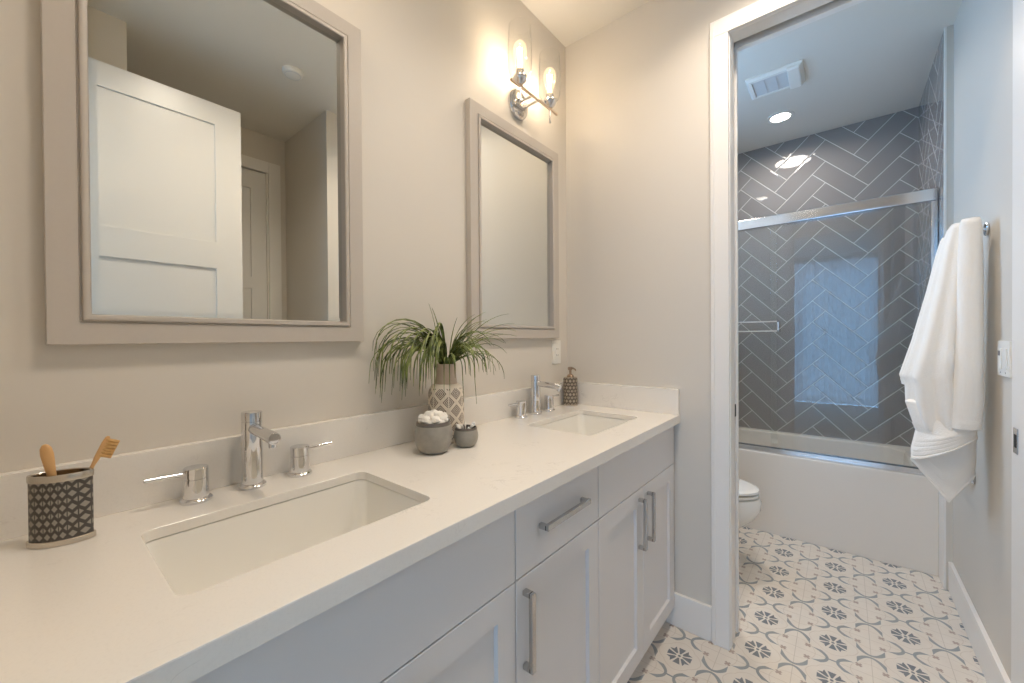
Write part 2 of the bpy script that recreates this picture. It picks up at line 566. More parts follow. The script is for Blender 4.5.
add_box(b, (-0.12, WY0, 0.0), (0.0, WY1, WZ0)); add_box(b, (-0.12, WY0, WZ1), (0.0, WY1, ZC))
struct('wall_left', b, 'wall')
b = nb()
frame_rect(b, YZ, WY0 + 0.0005, WY1 - 0.0005, WZ0 + 0.0005, WZ1 - 0.0005, [(0, -0.10), (0, -0.05), (0.035, -0.05), (0.04, -0.06), (0.04, -0.10)])
add_box(b, (-0.095, WY0 + 0.04, (WZ0 + WZ1) / 2 - 0.015), (-0.055, WY1 - 0.04, (WZ0 + WZ1) / 2 + 0.015))
wn = struct('window_1', b, 'trim'); ROOT[wn.name] = Vector((0, 0, 0))
obj('pane', bx((-0.080, WY0 + 0.039, WZ0 + 0.039), (-0.075, WY1 - 0.039, WZ1 - 0.039)), 'glass', wn)
po2 = light('window_portal', 'AREA', (-0.11, (WY0 + WY1) / 2, (WZ0 + WZ1) / 2), 1, (1, 1, 1), rot=(0, -PI / 2, 0), shape='RECTANGLE', size=WZ1 - WZ0)
po2.data.size_y = WY1 - WY0
po2.data.cycles.is_portal = True

b = nb()                                         # dividing wall: two skins round the door pocket, header, far pier
add_box(b, (0, L, 0), (OX0 - 0.012, L + 0.055, ZC)); add_box(b, (0, YB - 0.012, 0), (OX0 - 0.012, YB, ZC))
add_box(b, (OX0 - 0.012, L, OZ + 0.07), (W, L + 0.055, ZC)); add_box(b, (OX0 - 0.012, YB - 0.012, OZ + 0.07), (W, YB, ZC))
add_box(b, (0, L + 0.055, OZ + 0.10), (W, YB - 0.012, ZC))
struct('wall_back', b, 'wall')
b = nb()                                         # right wall, with the opening to the side passage
add_box(b, (W, YR - 0.13, 0), (W + 0.1, 0.31, ZC)); add_box(b, (W, 1.245, 0), (W + 0.1, 3.85, ZC))
struct('wall_right', b, 'wall')
struct('wall_passage_end', bx((W + 0.1, 1.245, 0), (XA + 0.1, 1.345, ZC)), 'wall')
b = nb()
add_box(b, (XA, YR - 0.13, 0), (XA + 0.1, 0.31, ZC)); add_box(b, (XA, 1.125, 0), (XA + 0.1, 1.245, ZC)); add_box(b, (XA, 0.31, 2.45), (XA + 0.1, 1.125, ZC)); add_box(b, (XA + 0.055, 0.31, 0), (XA + 0.1, 1.125, 2.45))  # last box: added backing, stops daylight leaking round the passage door
struct('wall_passage_side', b, 'wall')
b = nb()                                         # wall behind the camera with the entry doorway
add_box(b, (0, YR - 0.13, 0), (0.615, YR, ZC)); add_box(b, (1.412, YR - 0.13, 0), (W, YR, ZC)); add_box(b, (0.615, YR - 0.13, 2.455), (1.412, YR, ZC))
add_box(b, (W + 0.1, YR - 0.13, 0), (XA, YR, ZC))
struct('wall_rear', b, 'wall')
struct('wall_tub_end', bx((0, YE, 0), (W, 3.85, ZC)), 'wall')
struct('wall_tile_back', bx((0.02, 3.691, 0.46), (1.48, YE, ZC)), 'tile_x')
struct('wall_tile_right', bx((1.469, 2.834, 0.0), (W, 3.691, ZC)), 'tile_y')
struct('wall_tile_left', bx((0.0, 2.885, 0.0), (0.032, 3.691, ZC)), 'tile_y')
struct('trim_1', add_box(bx((1.467, 2.826, 0.0), (1.4755, 2.836, ZC), 0.001), (1.4672, 2.83, 0.0), (1.474, 2.9565, 0.50), 0.001), 'trim')
struct('wall_return', bx((1.4757, 2.829, 0.0), (W, 2.8338, ZC)), 'wall')          # edge of the tiled side wall

# pocket-door opening: casing, split jambs and head
b = nb()
prof = ((0, 0.0), (0, 0.017), (0.006, 0.02), (0.06, 0.02), (0.066, 0.014), (0.066, 0))
cas = lambda y0, s: (lambda a, bb, n: Vector((a, y0 + s * n, bb)))
add_box(b, (0.682, L - 0.02, 0.0), (OX0, L, OZ), 0.003)
add_box(b, (0.682, L - 0.02, OZ), (W - 0.001, L, 2.483), 0.003)
add_box(b, (0.690, L - 0.024, 0.0), (0.697, L - 0.019, 2.475), 0.001)
struct('trim_2', b, 'trim')
b = nb()
add_box(b, (0.676, YB, 0.0), (OX0 - 0.004, YB + 0.015, OZ), 0.003)
add_box(b, (0.676, YB, OZ), (W - 0.001, YB + 0.015, 2.483), 0.003)
struct('trim_3', b, 'trim')
b = nb()
add_box(b, (OX0 - 0.012, L - 0.004, 0.0), (OX0 + 0.003, L + 0.07, OZ + 0.012), 0.002)
add_box(b, (OX0 - 0.012, YB - 0.016, 0.0), (OX0 + 0.006, YB + 0.004, OZ + 0.012), 0.002)
struct('trim_4', b, 'trim')
b = nb()
add_box(b, (OX0, L, OZ), (OX1, L + 0.066, OZ + 0.07), 0.002)
add_box(b, (OX0, YB - 0.02, OZ - 0.002), (OX1, YB + 0.002, OZ + 0.07), 0.002)
struct('trim_5', b, 'trim')
tr = obj('track', bx((OX0, L + 0.066, OZ + 0.03), (OX1, YB - 0.02, OZ + 0.06)), 'dark'); tr['kind'] = 'structure'
tr.name = 'trim_6'
b = nb()
add_box(b, (OX1, L - 0.02, 0.0), (W, YB + 0.015, OZ + 0.05), 0.002)
jamb = struct('trim_7', b, 'trim')
ROOT[jamb.name] = Vector((0, 0, 0))
b = nb(); add_box(b, (OX1 - 0.002, 1.842, 0.882), (OX1 - 0.0002, 1.880, 0.957), 0.0006)
sp = obj('strike_plate', b, 'nickel', jamb)
b = nb(); add_box(b, (OX1 - 0.0026, 1.852, 0.900), (OX1 - 0.0018, 1.871, 0.938), 0.0002)
obj('strike_hole', b, 'dark', jamb)
d1 = struct('door_1', bx((0.03, 1.838, 0.008), (OX0 - 0.004, 1.872, OZ + 0.02), 0.002), 'door')
ROOT[d1.name] = Vector((0, 0, 0))
b = nb(); add_box(b, (OX0 - 0.006, 1.846, 0.905), (OX0 + 0.0015, 1.866, 0.955), 0.001)
obj('edge_pull', b, 'dark', d1)

# entry door standing open against the right wall
b = nb()
X0, X1 = 1.394, 1.429
ya, yb_, st = YR + 0.003, 0.735, 0.115
zs = [(0.27, 0.87), (1.0, 1.602), (1.734, 2.334)]
add_box(b, (X0, ya, 0.012), (X1, ya + st, 2.44), 0.0015); add_box(b, (X0, yb_ - st, 0.012), (X1, yb_, 2.44), 0.0015)
zz = 0.012
for z0, z1 in zs + [(2.44, 2.44)]:
    add_box(b, (X0, ya + st - 0.001, zz), (X1, yb_ - st + 0.001, z0), 0.0008)
    if z1 > z0: add_box(b, (X0 + 0.009, ya + st - 0.002, z0 - 0.002), (X1 - 0.009, yb_ - st + 0.002, z1 + 0.002))
    zz = z1
d2 = struct('door_2', b, 'door'); ROOT[d2.name] = Vector((0, 0, 0))
b = nb(); cyl(b, (X0 - 0.006, 0.672, 0.95), (X0, 0.672, 0.95), 0.026, bev=0.002); cyl(b, (X0 - 0.05, 0.672, 0.95), (X0 - 0.006, 0.672, 0.95), 0.009)
tube(b, [(X0 - 0.046, 0.672, 0.95), (X0 - 0.05, 0.62, 0.95), (X0 - 0.05, 0.55, 0.95)], 0.008)
obj('door_handle', b, 'nickel', d2)
# passage door
b = nb()
ya, yb_, st = 0.32, 1.118, 0.10; X0, X1 = XA + 0.012, XA + 0.047
zs = [(0.25, 1.60), (1.685, 2.312)]
add_box(b, (X0, ya, 0.01), (X1, ya + st, 2.44), 0.0015); add_box(b, (X0, yb_ - st, 0.01), (X1, yb_, 2.44), 0.0015)
zz = 0.01
for z0, z1 in zs + [(2.44, 2.44)]:
    add_box(b, (X0, ya + st - 0.001, zz), (X1, yb_ - st + 0.001, z0), 0.0008)
    if z1 > z0: add_box(b, (X0 + 0.009, ya + st - 0.002, z0 - 0.002), (X1 - 0.006, yb_ - st + 0.002, z1 + 0.002))
    zz = z1
struct('door_3', b, 'door')
b = nb()
add_box(b, (XA - 0.018, 1.125, 0), (XA, 1.205, 2.52), 0.003); add_box(b, (XA - 0.018, 0.23, 0), (XA, 0.31, 2.52), 0.003)
add_box(b, (XA - 0.018, 0.31, 2.44), (XA, 1.125, 2.52), 0.003)
add_box(b, (XA - 0.004, 1.115, 0), (XA + 0.06, 1.127, 2.45), 0.002)
struct('trim_8', b, 'trim')

# baseboards
def bboard(name, lo, hi): return struct(name, bx(lo, hi, 0.003), 'trim')


BH = 0.1405
bboard('baseboard_back', (0.50, L - 0.015, 0), (0.681, L, BH))
bboard('baseboard_right', (W - 0.016, YB + 0.016, 0), (W, 2.8285, BH))
bboard('baseboard_left', (0, YB + 0.016, 0), (0.014, 2.884, BH))
bboard('baseboard_partition', (0.015, YB, 0), (0.675, YB + 0.014, BH))
bboard('baseboard_side', (W - 0.014, 1.26, 0), (W, L - 0.021, BH))
bboard('baseboard_passage', (W + 0.0, 1.231, 0), (XA - 0.019, 1.245, BH))

# ------------------------------------------------------------------ vanity cabinets
XF = 0.535


def shaker(bm, y0, y1, z0, z1, st=0.058):
    frame_rect(bm, YZ, y0, y1, z0, z1, [(0.0, XF - 0.02), (0, XF - 0.0015), (0.0015, XF), (st, XF), (st + 0.003, XF - 0.009)], closed=False, fill0=True, fill1=True)
    return bm


def slab(bm, y0, y1, z0, z1): return add_box(bm, (XF - 0.02, y0, z0), (XF, y1, z1), 0.0015)


def pull(name, parent, p, axis, ln):
    b = nb(); x, y, z = p; h = ln / 2; so = 0.026
    if axis == 'z':
        add_box(b, (x + so - 0.008, y - 0.007, z - h), (x + so + 0.002, y + 0.007, z + h), 0.001)
        for s in (-1, 1): add_box(b, (x + 0.0002, y - 0.007, z + s * (h - 0.0055) - 0.0055), (x + so - 0.004, y + 0.007, z + s * (h - 0.0055) + 0.0055), 0.001)
    else:
        add_box(b, (x + so - 0.008, y - h, z - 0.007), (x + so + 0.002, y + h, z + 0.007), 0.001)
        for s in (-1, 1): add_box(b, (x + 0.0002, y + s * (h - 0.0055) - 0.0055, z - 0.007), (x + so - 0.004, y + s * (h - 0.0055) + 0.0055, z + 0.0055), 0.001)
    return obj(name, b, 'nickel', parent)


ZB, ZM, ZT = 0.082, 0.697, 0.866


def carcass(t, y0, y1, open_top):
    b = nb(); z0, z1 = 0.08, 0.8705; xb, xf = 0.002, XF - 0.0215
    add_box(b, (xb, y0, z0), (xf, y0 + 0.016, z1)); add_box(b, (xb, y1 - 0.016, z0), (xf, y1, z1))
    add_box(b, (xb, y0 + 0.016, z0), (xf, y1 - 0.016, z0 + 0.016)); add_box(b, (xb, y0 + 0.016, z0 + 0.016), (xb + 0.008, y1 - 0.016, z1))
    add_box(b, (xf - 0.018, y0 + 0.016, z1 - 0.03), (xf, y1 - 0.016, z1)); add_box(b, (xb + 0.01, y0 + 0.0161, z1 + 0.0003), (xb + 0.03, y1 - 0.0161, 0.8855)); add_box(b, (xf - 0.018, y0 + 0.016, ZM - 0.02), (xf, y1 - 0.016, ZM + 0.02))
    obj('carcass', b, 'cab', t)
    obj('toe_kick', bx((0.06, y0 + 0.001, 0.001), (0.475, y1 - 0.001, 0.0795)), 'cab', t)


def cabinet(label, y0, y1, kind, handles=True):
    t = thing('vanity_cabinet', label, 'cabinet', (0.25, (y0 + y1) / 2, 0.0), 'white vanity cabinets under the counter')
    g = 0.0017; ym = (y0 + y1) / 2
    carcass(t, y0 + 0.0005, y1 - 0.0005, kind == 'sink')
    if kind == 'sink':
        obj('false_drawer_front', slab(nb(), y0 + g, y1 - g, ZM + g, ZT), 'cab', t)
        for a, c, hy in ((y0 + g, ym - g, ym - 0.040), (ym + g, y1 - g, ym + 0.040)):
            d = obj('door', shaker(nb(), a, c, ZB, ZM - g), 'cab', t)
            pull('handle', d, (XF, hy, 0.578), 'z', 0.178)
    else:
        d = obj('drawer', slab(nb(), y0 + g, y1 - g, ZM + g, ZT), 'cab', t)
        pull('handle', d, (XF, ym - 0.004, 0.790), 'y', 0.205)
        d = obj('door', shaker(nb(), y0 + g, y1 - g, ZB, ZM - g), 'cab', t)
        pull('handle', d, (XF, y0 + 0.030, 0.578), 'z', 0.178)
    return t


cabinet('white vanity sink cabinet with blank top panel, nearest the toothbrush holder', -0.017, 0.6795, 'sink')
cabinet('narrow white cabinet with one drawer and one door, between the two sink cabinets', 0.6795, 1.0675, 'drawer')
cabinet('white vanity sink cabinet with two doors, nearest the far wall and doorway', 1.0675, 1.752, 'sink')
struct('trim_9', bx((0.30, 1.7525, 0.08), (XF - 0.02, L - 0.0005, 0.869)), 'cab')   # filler strip by the wall

# ------------------------------------------------------------------ countertop with sink cut-outs
S1 = (0.162, 0.44, 0.119, 0.531); DY = 1.081
ct = thing('countertop', 'long white quartz countertop with faint grey veins over the vanity cabinets', 'countertop', (0.28, 0.85, 0.871))


def counter_mesh():
    cu = bpy.data.curves.new('c', 'CURVE'); cu.dimensions = '2D'; cu.fill_mode = 'BOTH'; cu.extrude = 0.0095 - 0.0012; cu.bevel_depth = 0.0012; cu.bevel_resolution = 2
    def spl(pts):
        s = cu.splines.new('POLY'); s.points.add(len(pts) - 1); s.use_cyclic_u = True
        for p, (x, y) in zip(s.points, pts): p.co = (x, y, 0, 1)
    i = 0.0012
    spl([(0.001 + i, YR + 0.002 + i), (CD - i, YR + 0.002 + i), (CD - i, L - 0.001 - i), (0.001 + i, L - 0.001 - i)])
    for k in (0, 1):
        spl(rrect(S1[0] - i, S1[1] + i, S1[2] + k * DY - i, S1[3] + k * DY + i, 0.022))
    o = bpy.data.objects.new('c', cu); C.objects.link(o)
    bpy.context.view_layer.update()
    me = bpy.data.meshes.new_from_object(o.evaluated_get(bpy.context.evaluated_depsgraph_get()))
    b = nb(); b.from_mesh(me)
    bpy.data.objects.remove(o); bpy.data.curves.remove(cu); bpy.data.meshes.remove(me)
    bmesh.ops.remove_doubles(b, verts=list(b.verts), dist=1e-5)
    for v in b.verts: v.co.z += 0.8955
    add_box(b, (CD - 0.020, YR + 0.0022, 0.8712), (CD + 0.0004, L - 0.0012, 0.9036), 0.0008)
    return b


obj('slab', counter_mesh(), 'quartz', ct, angle=25)
obj('backsplash', bx((0.001, YR + 0.002, HC + 0.0002), (0.0215, L - 0.001, 1.0135), 0.0012), 'quartz', ct)
obj('side_splash', bx((0.0216, L - 0.0215, HC + 0.0002), (CD - 0.001, L - 0.001, 1.0135), 0.0012), 'quartz', ct)

# sinks
def make_sink(label):
    x0, x1, y0, y1 = S1; cy = (y0 + y1) / 2; cx = (x0 + x1) / 2
    t = thing('sink', label, 'sink', (cx, cy, 0.73), 'undermount sinks in the counter')
    b = nb(); rings = []
    zt = 0.8857
    def R(ins, z, r): return [Vector((p[0], p[1], z)) for p in rrect(x0 - 0.004 + ins, x1 + 0.004 - ins, y0 - 0.004 + ins, y1 + 0.004 - ins, r)]
    rings += [R(-0.018, zt - 0.014, 0.03), R(-0.018, zt, 0.03), R(0.0, zt, 0.026), R(0.003, zt - 0.004, 0.026), R(0.010, 0.785, 0.03), R(0.020, 0.757, 0.034), R(0.034, 0.746, 0.04), R(0.06, 0.742, 0.05), R(0.115, 0.739, 0.03)]
    inner = len(rings)
    loft(b, rings, cap0=False, cap1=True)
    outer = [R(-0.018, zt - 0.014, 0.03), R(-0.010, zt - 0.016, 0.028), R(0.004, 0.765, 0.034), R(0.03, 0.732, 0.045), R(0.115, 0.727, 0.03)]
    loft(b, outer, cap0=False, cap1=True)
    bmesh.ops.remove_doubles(b, verts=list(b.verts), dist=1e-5)
    obj('basin', b, 'porcelain', t, angle=50)
    b = nb(); lathe(b, [(0, 0.7392), (0.022, 0.7392), (0.023, 0.7405), (0.020, 0.7425), (0.016, 0.7415), (0.0, 0.7415)], (cx, cy, 0), seg=28)
    lathe(b, [(0, 0.7418), (0.013, 0.7418), (0.014, 0.7435), (0.010, 0.7455), (0, 0.746)], (cx, cy, 0), seg=24)
    obj('drain', b, 'chrome', t)
    return t


sk = make_sink('white rectangular undermount sink in the counter beside the toothbrush holder')
dup(sk, (0, DY, 0), 'white rectangular undermount sink in the counter beside the soap dispenser')

# faucets
def make_faucet(label):
    x, y = 0.066, 0.320
    t = thing('faucet', label, 'faucet', (x, y, HC), 'chrome widespread faucets')
    z = HC + 0.0003
    b = nb(); lathe(b, [(0, z), (0.0265, z), (0.0265, z + 0.005), (0.024, z + 0.008), (0.0205, z + 0.009), (0.0205, 1.052), (0.0195, 1.0525), (0.0195, 1.0545), (0.0205, 1.055), (0.0205, 1.072), (0.019, 1.0735), (0, 1.0735)], (x, y, 0), seg=36)
    obj('spout_body', b, 'chrome', t)
    b = nb(); lathe(b, [(0, 0), (0.0125, 0), (0.0125, 0.112), (0.0115, 0.1135), (0.010, 0.1135), (0.0095, 0.112), (0, 0.112)], (x + 0.017, y, 1.037), (1, 0, -0.05), seg=28)
    sp = obj('spout', b, 'chrome', t)
    b = nb(); cyl(b, (x + 0.118, y, 1.012), (x + 0.118, y, 1.024), 0.0075, seg=20, bev=0.001)
    obj('aerator', b, 'chrome', sp)
    for s in (-1, 1):
        hy = y + s * 0.102
        b = nb(); lathe(b, [(0, z), (0.027, z), (0.027, z + 0.005), (0.0245, z + 0.008), (0.0215, z + 0.009), (0.0210, 0.952), (0.0200, 0.9525), (0.0200, 0.9545), (0.0210, 0.955), (0.0210, 0.973), (0.0195, 0.9745), (0, 0.9745)], (x, hy, 0), seg=36)
        h = obj('handle', b, 'chrome', t)
        b = nb(); cyl(b, (x, hy + s * 0.019, 0.964), (x, hy + s * 0.080, 0.966), 0.0045, seg=14, bev=0.001)
        obj('lever', b, 'chrome', h)
    return t


fc = make_faucet('chrome faucet with two lever handles behind the sink nearest the toothbrush holder')
dup(fc, (-0.006, 1.086, 0), 'chrome faucet with two lever handles next to the soap dispenser')

# ------------------------------------------------------------------ mirrors
def make_mirror(label):
    y0, y1, z0, z1 = 0.021, 0.620, 1.2275, 2.1225
    t = thing('wall_mirror', label, 'mirror', (0.0, (y0 + y1) / 2, (z0 + z1) / 2), 'framed mirrors above the counter')
    b = nb()
    frame_rect(b, YZ, y0, y1, z0, z1, [(0, 0.0005), (0, 0.0235), (0.0015, 0.025), (0.040, 0.025), (0.041, 0.0225), (0.0435, 0.0225), (0.0435, 0.0005)])
    obj('frame', b, 'frame', t)
    b = nb()
    frame_rect(b, YZ, y0 + 0.0436, y1 - 0.0436, z0 + 0.0436, z1 - 0.0436, [(0, 0.009), (0, 0.027), (0.0015, 0.0295), (0.005, 0.031), (0.009, 0.0295), (0.012, 0.026), (0.0125, 0.009)])
    obj('bead', b, 'frame', t, angle=50)
    b = nb()
    frame_rect(b, YZ, y0 + 0.048, y1 - 0.048, z0 + 0.048, z1 - 0.048, [(0, 0.0088), (0, 0.0098), (0.0085, 0.0098), (0.0195, 0.0105)], closed=False, fill0=True, fill1=True)
    obj('mirror_glass', b, 'mirror', t, smooth=False)
    return t


mi = make_mirror('taupe framed wall mirror above the sink by the toothbrush holder, reflecting a white door')
dup(mi, (0, 1.034, 0.006), 'taupe framed wall mirror below the lit sconce near the corner')

# ------------------------------------------------------------------ sconces
def make_sconce(label):
    y, z = 1.366, 2.245; xb, zb = 0.10, 2.238
    t = thing('wall_sconce', label, 'wall light', (0, y, z), 'two-bulb chrome sconces over the mirrors')
    b = nb(); lathe(b, [(0, 0.0005), (0.062, 0.0005), (0.062, 0.010), (0.059, 0.014), (0.052, 0.016), (0, 0.018)], (0, y, z), (1, 0, 0), seg=40)
    obj('backplate', b, 'chrome', t)
    b = nb()
    add_box(b, (0.0175, y - 0.024, z - 0.022), (0.034, y + 0.024, z + 0.014), 0.002)
    for s in (-1, 1): add_box(b, (0.033, y + s * 0.022 - 0.004, zb - 0.004), (xb, y + s * 0.022 + 0.004, zb + 0.004), 0.0008)
    obj('arm', b, 'nickel', t)
    b = nb(); add_box(b, (xb - 0.0045, y - 0.162, zb - 0.0045), (xb + 0.0045, y + 0.162, zb + 0.0045), 0.001)
    obj('cross_bar', b, 'bronze', t)
    for s in (-1, 1):
        by = y + s * 0.105
        b = nb(); cyl(b, (xb, by, 2.182), (xb, by, 2.236), 0.0032, seg=12); lathe(b, [(0, 2.176), (0.0045, 2.177), (0.0055, 2.181), (0.0035, 2.185), (0, 2.186)], (xb, by, 0), seg=14)
        obj('finial', b, 'chrome', t)
        b = nb(); lathe(b, [(0, 2.2426), (0.011, 2.2426), (0.014, 2.248), (0.026, 2.258), (0.029, 2.266), (0.029, 2.2744), (0.018, 2.277), (0.0165, 2.300), (0, 2.300)], (xb, by, 0), seg=28)
        so = obj('socket', b, 'chrome', t)
        b = nb()
        pr = [(0.0285, 2.2747), (0.039, 2.281), (0.0465, 2.298), (0.049, 2.33), (0.0488, 2.38), (0.047, 2.43), (0.0445, 2.476)]
        lathe_open(b, pr + [(r - 0.0022, h) for r, h in reversed(pr)], (xb, by, 0), 40)
        obj('glass_shade', b, 'glass', t, angle=60)
        b = nb(); lathe(b, [(0.013, 2.3005), (0.014, 2.315), (0.020, 2.335), (0.0275, 2.36), (0.0285, 2.378), (0.025, 2.398), (0.015, 2.412), (0, 2.416)], (xb, by, 0), seg=28)
        bu = obj('bulb', b, 'bulb_glass', t, angle=60)
        b = nb()
        for k in range(5):
            a = 2 * PI * k / 5
            tube(b, [(xb + 0.005 * math.cos(a), by + 0.005 * math.sin(a), 2.322), (xb + 0.010 * math.cos(a + 0.3), by + 0.010 * math.sin(a + 0.3), 2.385)], 0.0013, 6)
        obj('filament', b, 'filament', bu)
    return t


def lathe_open(b, prof, o, seg):
    rings = [[Vector(o) + Vector((r * math.cos(2 * PI * i / seg), r * math.sin(2 * PI * i / seg), h)) for i in range(seg)] for r, h in prof]
    rings.append(rings[0])
    loft(b, rings, False, False); bmesh.ops.remove_doubles(b, verts=list(b.verts), dist=1e-6)


sc = make_sconce('chrome wall sconce with two lit filament bulbs in clear glass, above the corner mirror')
sc1 = dup(sc, (0, -1.046, 0.0), 'chrome two-bulb wall sconce above the mirror by the toothbrush holder, outside the frame')
for base, k in ((1.366, 1.1), (0.320, 0.85)):
    for s in (-1, 1):
        light('sconce_bulb_light', 'POINT', (0.10, base + s * 0.105, 2.355), BULB_W * k, WARM, 0.012)

# ------------------------------------------------------------------ counter objects
# toothbrush holder: lens-shaped cup with lattice
hc = Vector((0.100, 0.0335, HC + 0.0004)); hd = Vector((0.425, 0.905, 0)).normalized(); hn = Vector((hd.y, -hd.x, 0))


def lens(hl, hw, z, n=20):
    pts = []
    for k in range(2 * n):
        t = 2 * PI * k / (2 * n)
        c, s = math.cos(t), math.sin(t)
        u = hl * c; v = hw * math.copysign(abs(s) ** 1.25, s)
        pts.append(hc + hd * u + hn * v + Vector((0, 0, z)))
    return pts


t = thing('toothbrush_holder', 'dark lattice oval toothbrush holder with silver rims on the counter', 'toothbrush holder', hc)
b = nb(); loft(b, [lens(0.0415, 0.0235, 0.0), lens(0.0415, 0.0235, 0.008), lens(0.040, 0.0222, 0.009)]); obj('base_rim', b, 'pewter', t)
b = nb(); loft(b, [lens(0.0385, 0.021, 0.009), lens(0.0385, 0.021, 0.103), lens(0.036, 0.0185, 0.103), lens(0.036, 0.0185, 0.014)], cap0=True, cap1=True); obj('cup', b, 'lattice', t, origin=hc)
b = nb(); loft(b, [lens(0.0395, 0.022, 0.1025), lens(0.0400, 0.0225, 0.104), lens(0.0400, 0.0225, 0.112), lens(0.039, 0.0215, 0.1135), lens(0.0365, 0.019, 0.1135), lens(0.0355, 0.018, 0.1125), lens(0.0355, 0.018, 0.103)], False, False); obj('top_rim', b, 'pewter', t)


def toothbrush(label, p_base, p_top, headup):
    p0, p1 = Vector(p_base), Vector(p_top)
    d = (p1 - p0).normalized(); side = d.cross(hn).normalized(); nrm = side.cross(d).normalized()
    ln = (p1 - p0).length
    t = thing('toothbrush', label, 'toothbrush', p0, 'bamboo toothbrushes in the holder')
    if headup: prof = [(0, .004, .003), (.1, .0045, .0032), (.45, .004, .003), (.68, .0028, .0023), (.76, .0042, .0024), (.92, .0046, .0024), (.98, .0036, .002), (1.0, .0018, .0012)]
    else: prof = [(0, .003, .002), (.1, .0045, .0028), (.55, .0048, .0035), (.72, .0066, .004), (.88, .0082, .0044), (.95, .0072, .0042), (.99, .004, .003), (1.0, .0015, .0012)]
    b = nb()
    loft(b, [[p0 + d * (f * ln) + side * (w * math.cos(2 * PI * k / 14)) + nrm * (h * math.sin(2 * PI * k / 14)) for k in range(14)] for f, w, h in prof])
    obj('handle', b, 'bamboo', t, angle=60)
    if headup:
        b = nb()
        for r in range(6):
            for c in (-1, 0, 1):
                q = p0 + d * (ln * (0.79 + 0.034 * r)) + side * (c * 0.0028) + BR * 0.0018
                cyl(b, q, q + BR * 0.0125, 0.0027, seg=8)
        obj('bristles', b, 'bristle', t)


BR = Vector((0.25, 0.75, -0.30)).normalized()
toothbrush('bamboo toothbrush standing handle end up on the left of the holder', hc + Vector((0.004, 0.002, 0.020)), (0.100, 0.0165, 1.068), False)
toothbrush('bamboo toothbrush leaning right with tan bristles up, in the holder', hc + Vector((-0.004, -0.004, 0.020)), (0.104, 0.089, 1.068), True)

# soap dispenser
so_c = Vector((0.064, 1.688, HC + 0.0004))
t = thing('soap_dispenser', 'dark lattice soap dispenser with metallic pump by the far sink faucet', 'soap dispenser', so_c)
b = nb(); lathe(b, [(0, 0), (0.0355, 0), (0.0355, 0.007), (0.034, 0.008), (0, 0.008)], so_c, seg=36); obj('base_rim', b, 'pewter', t)
b = nb(); lathe(b, [(0, 0.0082), (0.0345, 0.0082), (0.0345, 0.128), (0.033, 0.134), (0.028, 0.137), (0, 0.137)], so_c, seg=36); obj('bottle', b, 'lattice_soap', t, origin=so_c)
b = nb(); lathe(b, [(0, 0.1372), (0.017, 0.1372), (0.017, 0.143), (0.012, 0.150), (0.006, 0.153), (0.006, 0.170), (0.010, 0.172), (0.012, 0.180), (0.010, 0.187), (0, 0.189)], so_c, seg=24)
tube(b, [so_c + Vector((0.004, 0, 0.181)), so_c + Vector((0.020, -0.006, 0.182)), so_c + Vector((0.036, -0.014, 0.177)), so_c + Vector((0.039, -0.016, 0.171))], [0.005, 0.0042, 0.0036, 0.003], 10)
obj('pump', b, 'pump_metal', t)

# vase
vc = Vector((0.0985, 0.8640, HC + 0.0004))
t = thing('vase', 'cream vase carved with brown diamond chevrons and bare clay neck on counter', 'vase', vc)
b = nb(); lathe(b, [(0, 0), (0.050, 0), (0.055, 0.006), (0.0575, 0.03), (0.0575, 0.15), (0.055, 0.166), (0.048, 0.178), (0.038, 0.1838), (0, 0.1838)], vc, seg=48); obj('body', b, 'vase', t, origin=vc, angle=60)
b = nb(); lathe_open(b, [(0.0365, 0.184), (0.0355, 0.188), (0.0325, 0.215), (0.0325, 0.243), (0.0335, 0.2475), (0.0315, 0.248), (0.029, 0.243), (0.029, 0.190)], vc, 40); obj('neck', b, 'vase_neck', t, angle=50)

# ornamental grass
random.seed(11)
gp = vc + Vector((0, 0, 0.20))
t = thing('ornamental_grass', 'arching green ornamental grass spilling out of the carved vase', 'plant', gp)


def leaf(bm, az, el, ln, droop, w, curl=0.0):
    """narrow arching blade: az from +y towards +x, el elevation at the mouth"""
    r0 = random.uniform(0.004, 0.022)
    hdir = Vector((math.sin(az), math.cos(az), 0))
    p = gp + hdir * r0 * 0.9
    n = 12; pts = []
    ang = el; step = ln / n
    pts.append(p.copy()); p = p + Vector((0, 0, 0.045)); pts.append(p.copy())
    for k in range(n):
        d = hdir * math.cos(ang) + Vector((0, 0, 1)) * math.sin(ang)
        p = p + d * step
        # keep the blades off the wall behind
        if p.x < 0.034: p.x = 0.034 + random.uniform(0, 0.004)
        pts.append(p.copy())
        ang -= droop / n * (1.6 * (k + 1) / n + 0.35)
        ang = max(ang, -1.5)
    sd = Vector((0, 0, 1)).cross(hdir).normalized()
    m_ = len(pts); L_, C_, R_ = [], [], []
    for i, q in enumerate(pts):
        f = i / (m_ - 1)
        ww = w * (0.55 + 0.45 * min(1, f * 4)) * (1 - max(0, (f - 0.45) / 0.55) ** 1.6) + 0.0003
        tn = (pts[min(i + 1, m_ - 1)] - pts[max(i - 1, 0)]).normalized()
        nn = sd.cross(tn).normalized()
        L_.append(q - sd * ww + nn * ww * 0.45); C_.append(q.copy()); R_.append(q + sd * ww + nn * ww * 0.45)
    th = 0.0004
    rings = []
    for i in range(m_):
        tn = (pts[min(i + 1, m_ - 1)] - pts[max(i - 1, 0)]).normalized(); nn = sd.cross(tn).normalized() * th
        rings.append([L_[i] + nn, C_[i] + nn, R_[i] + nn, R_[i] - nn, C_[i] - nn, L_[i] - nn])
    loft(bm, rings)


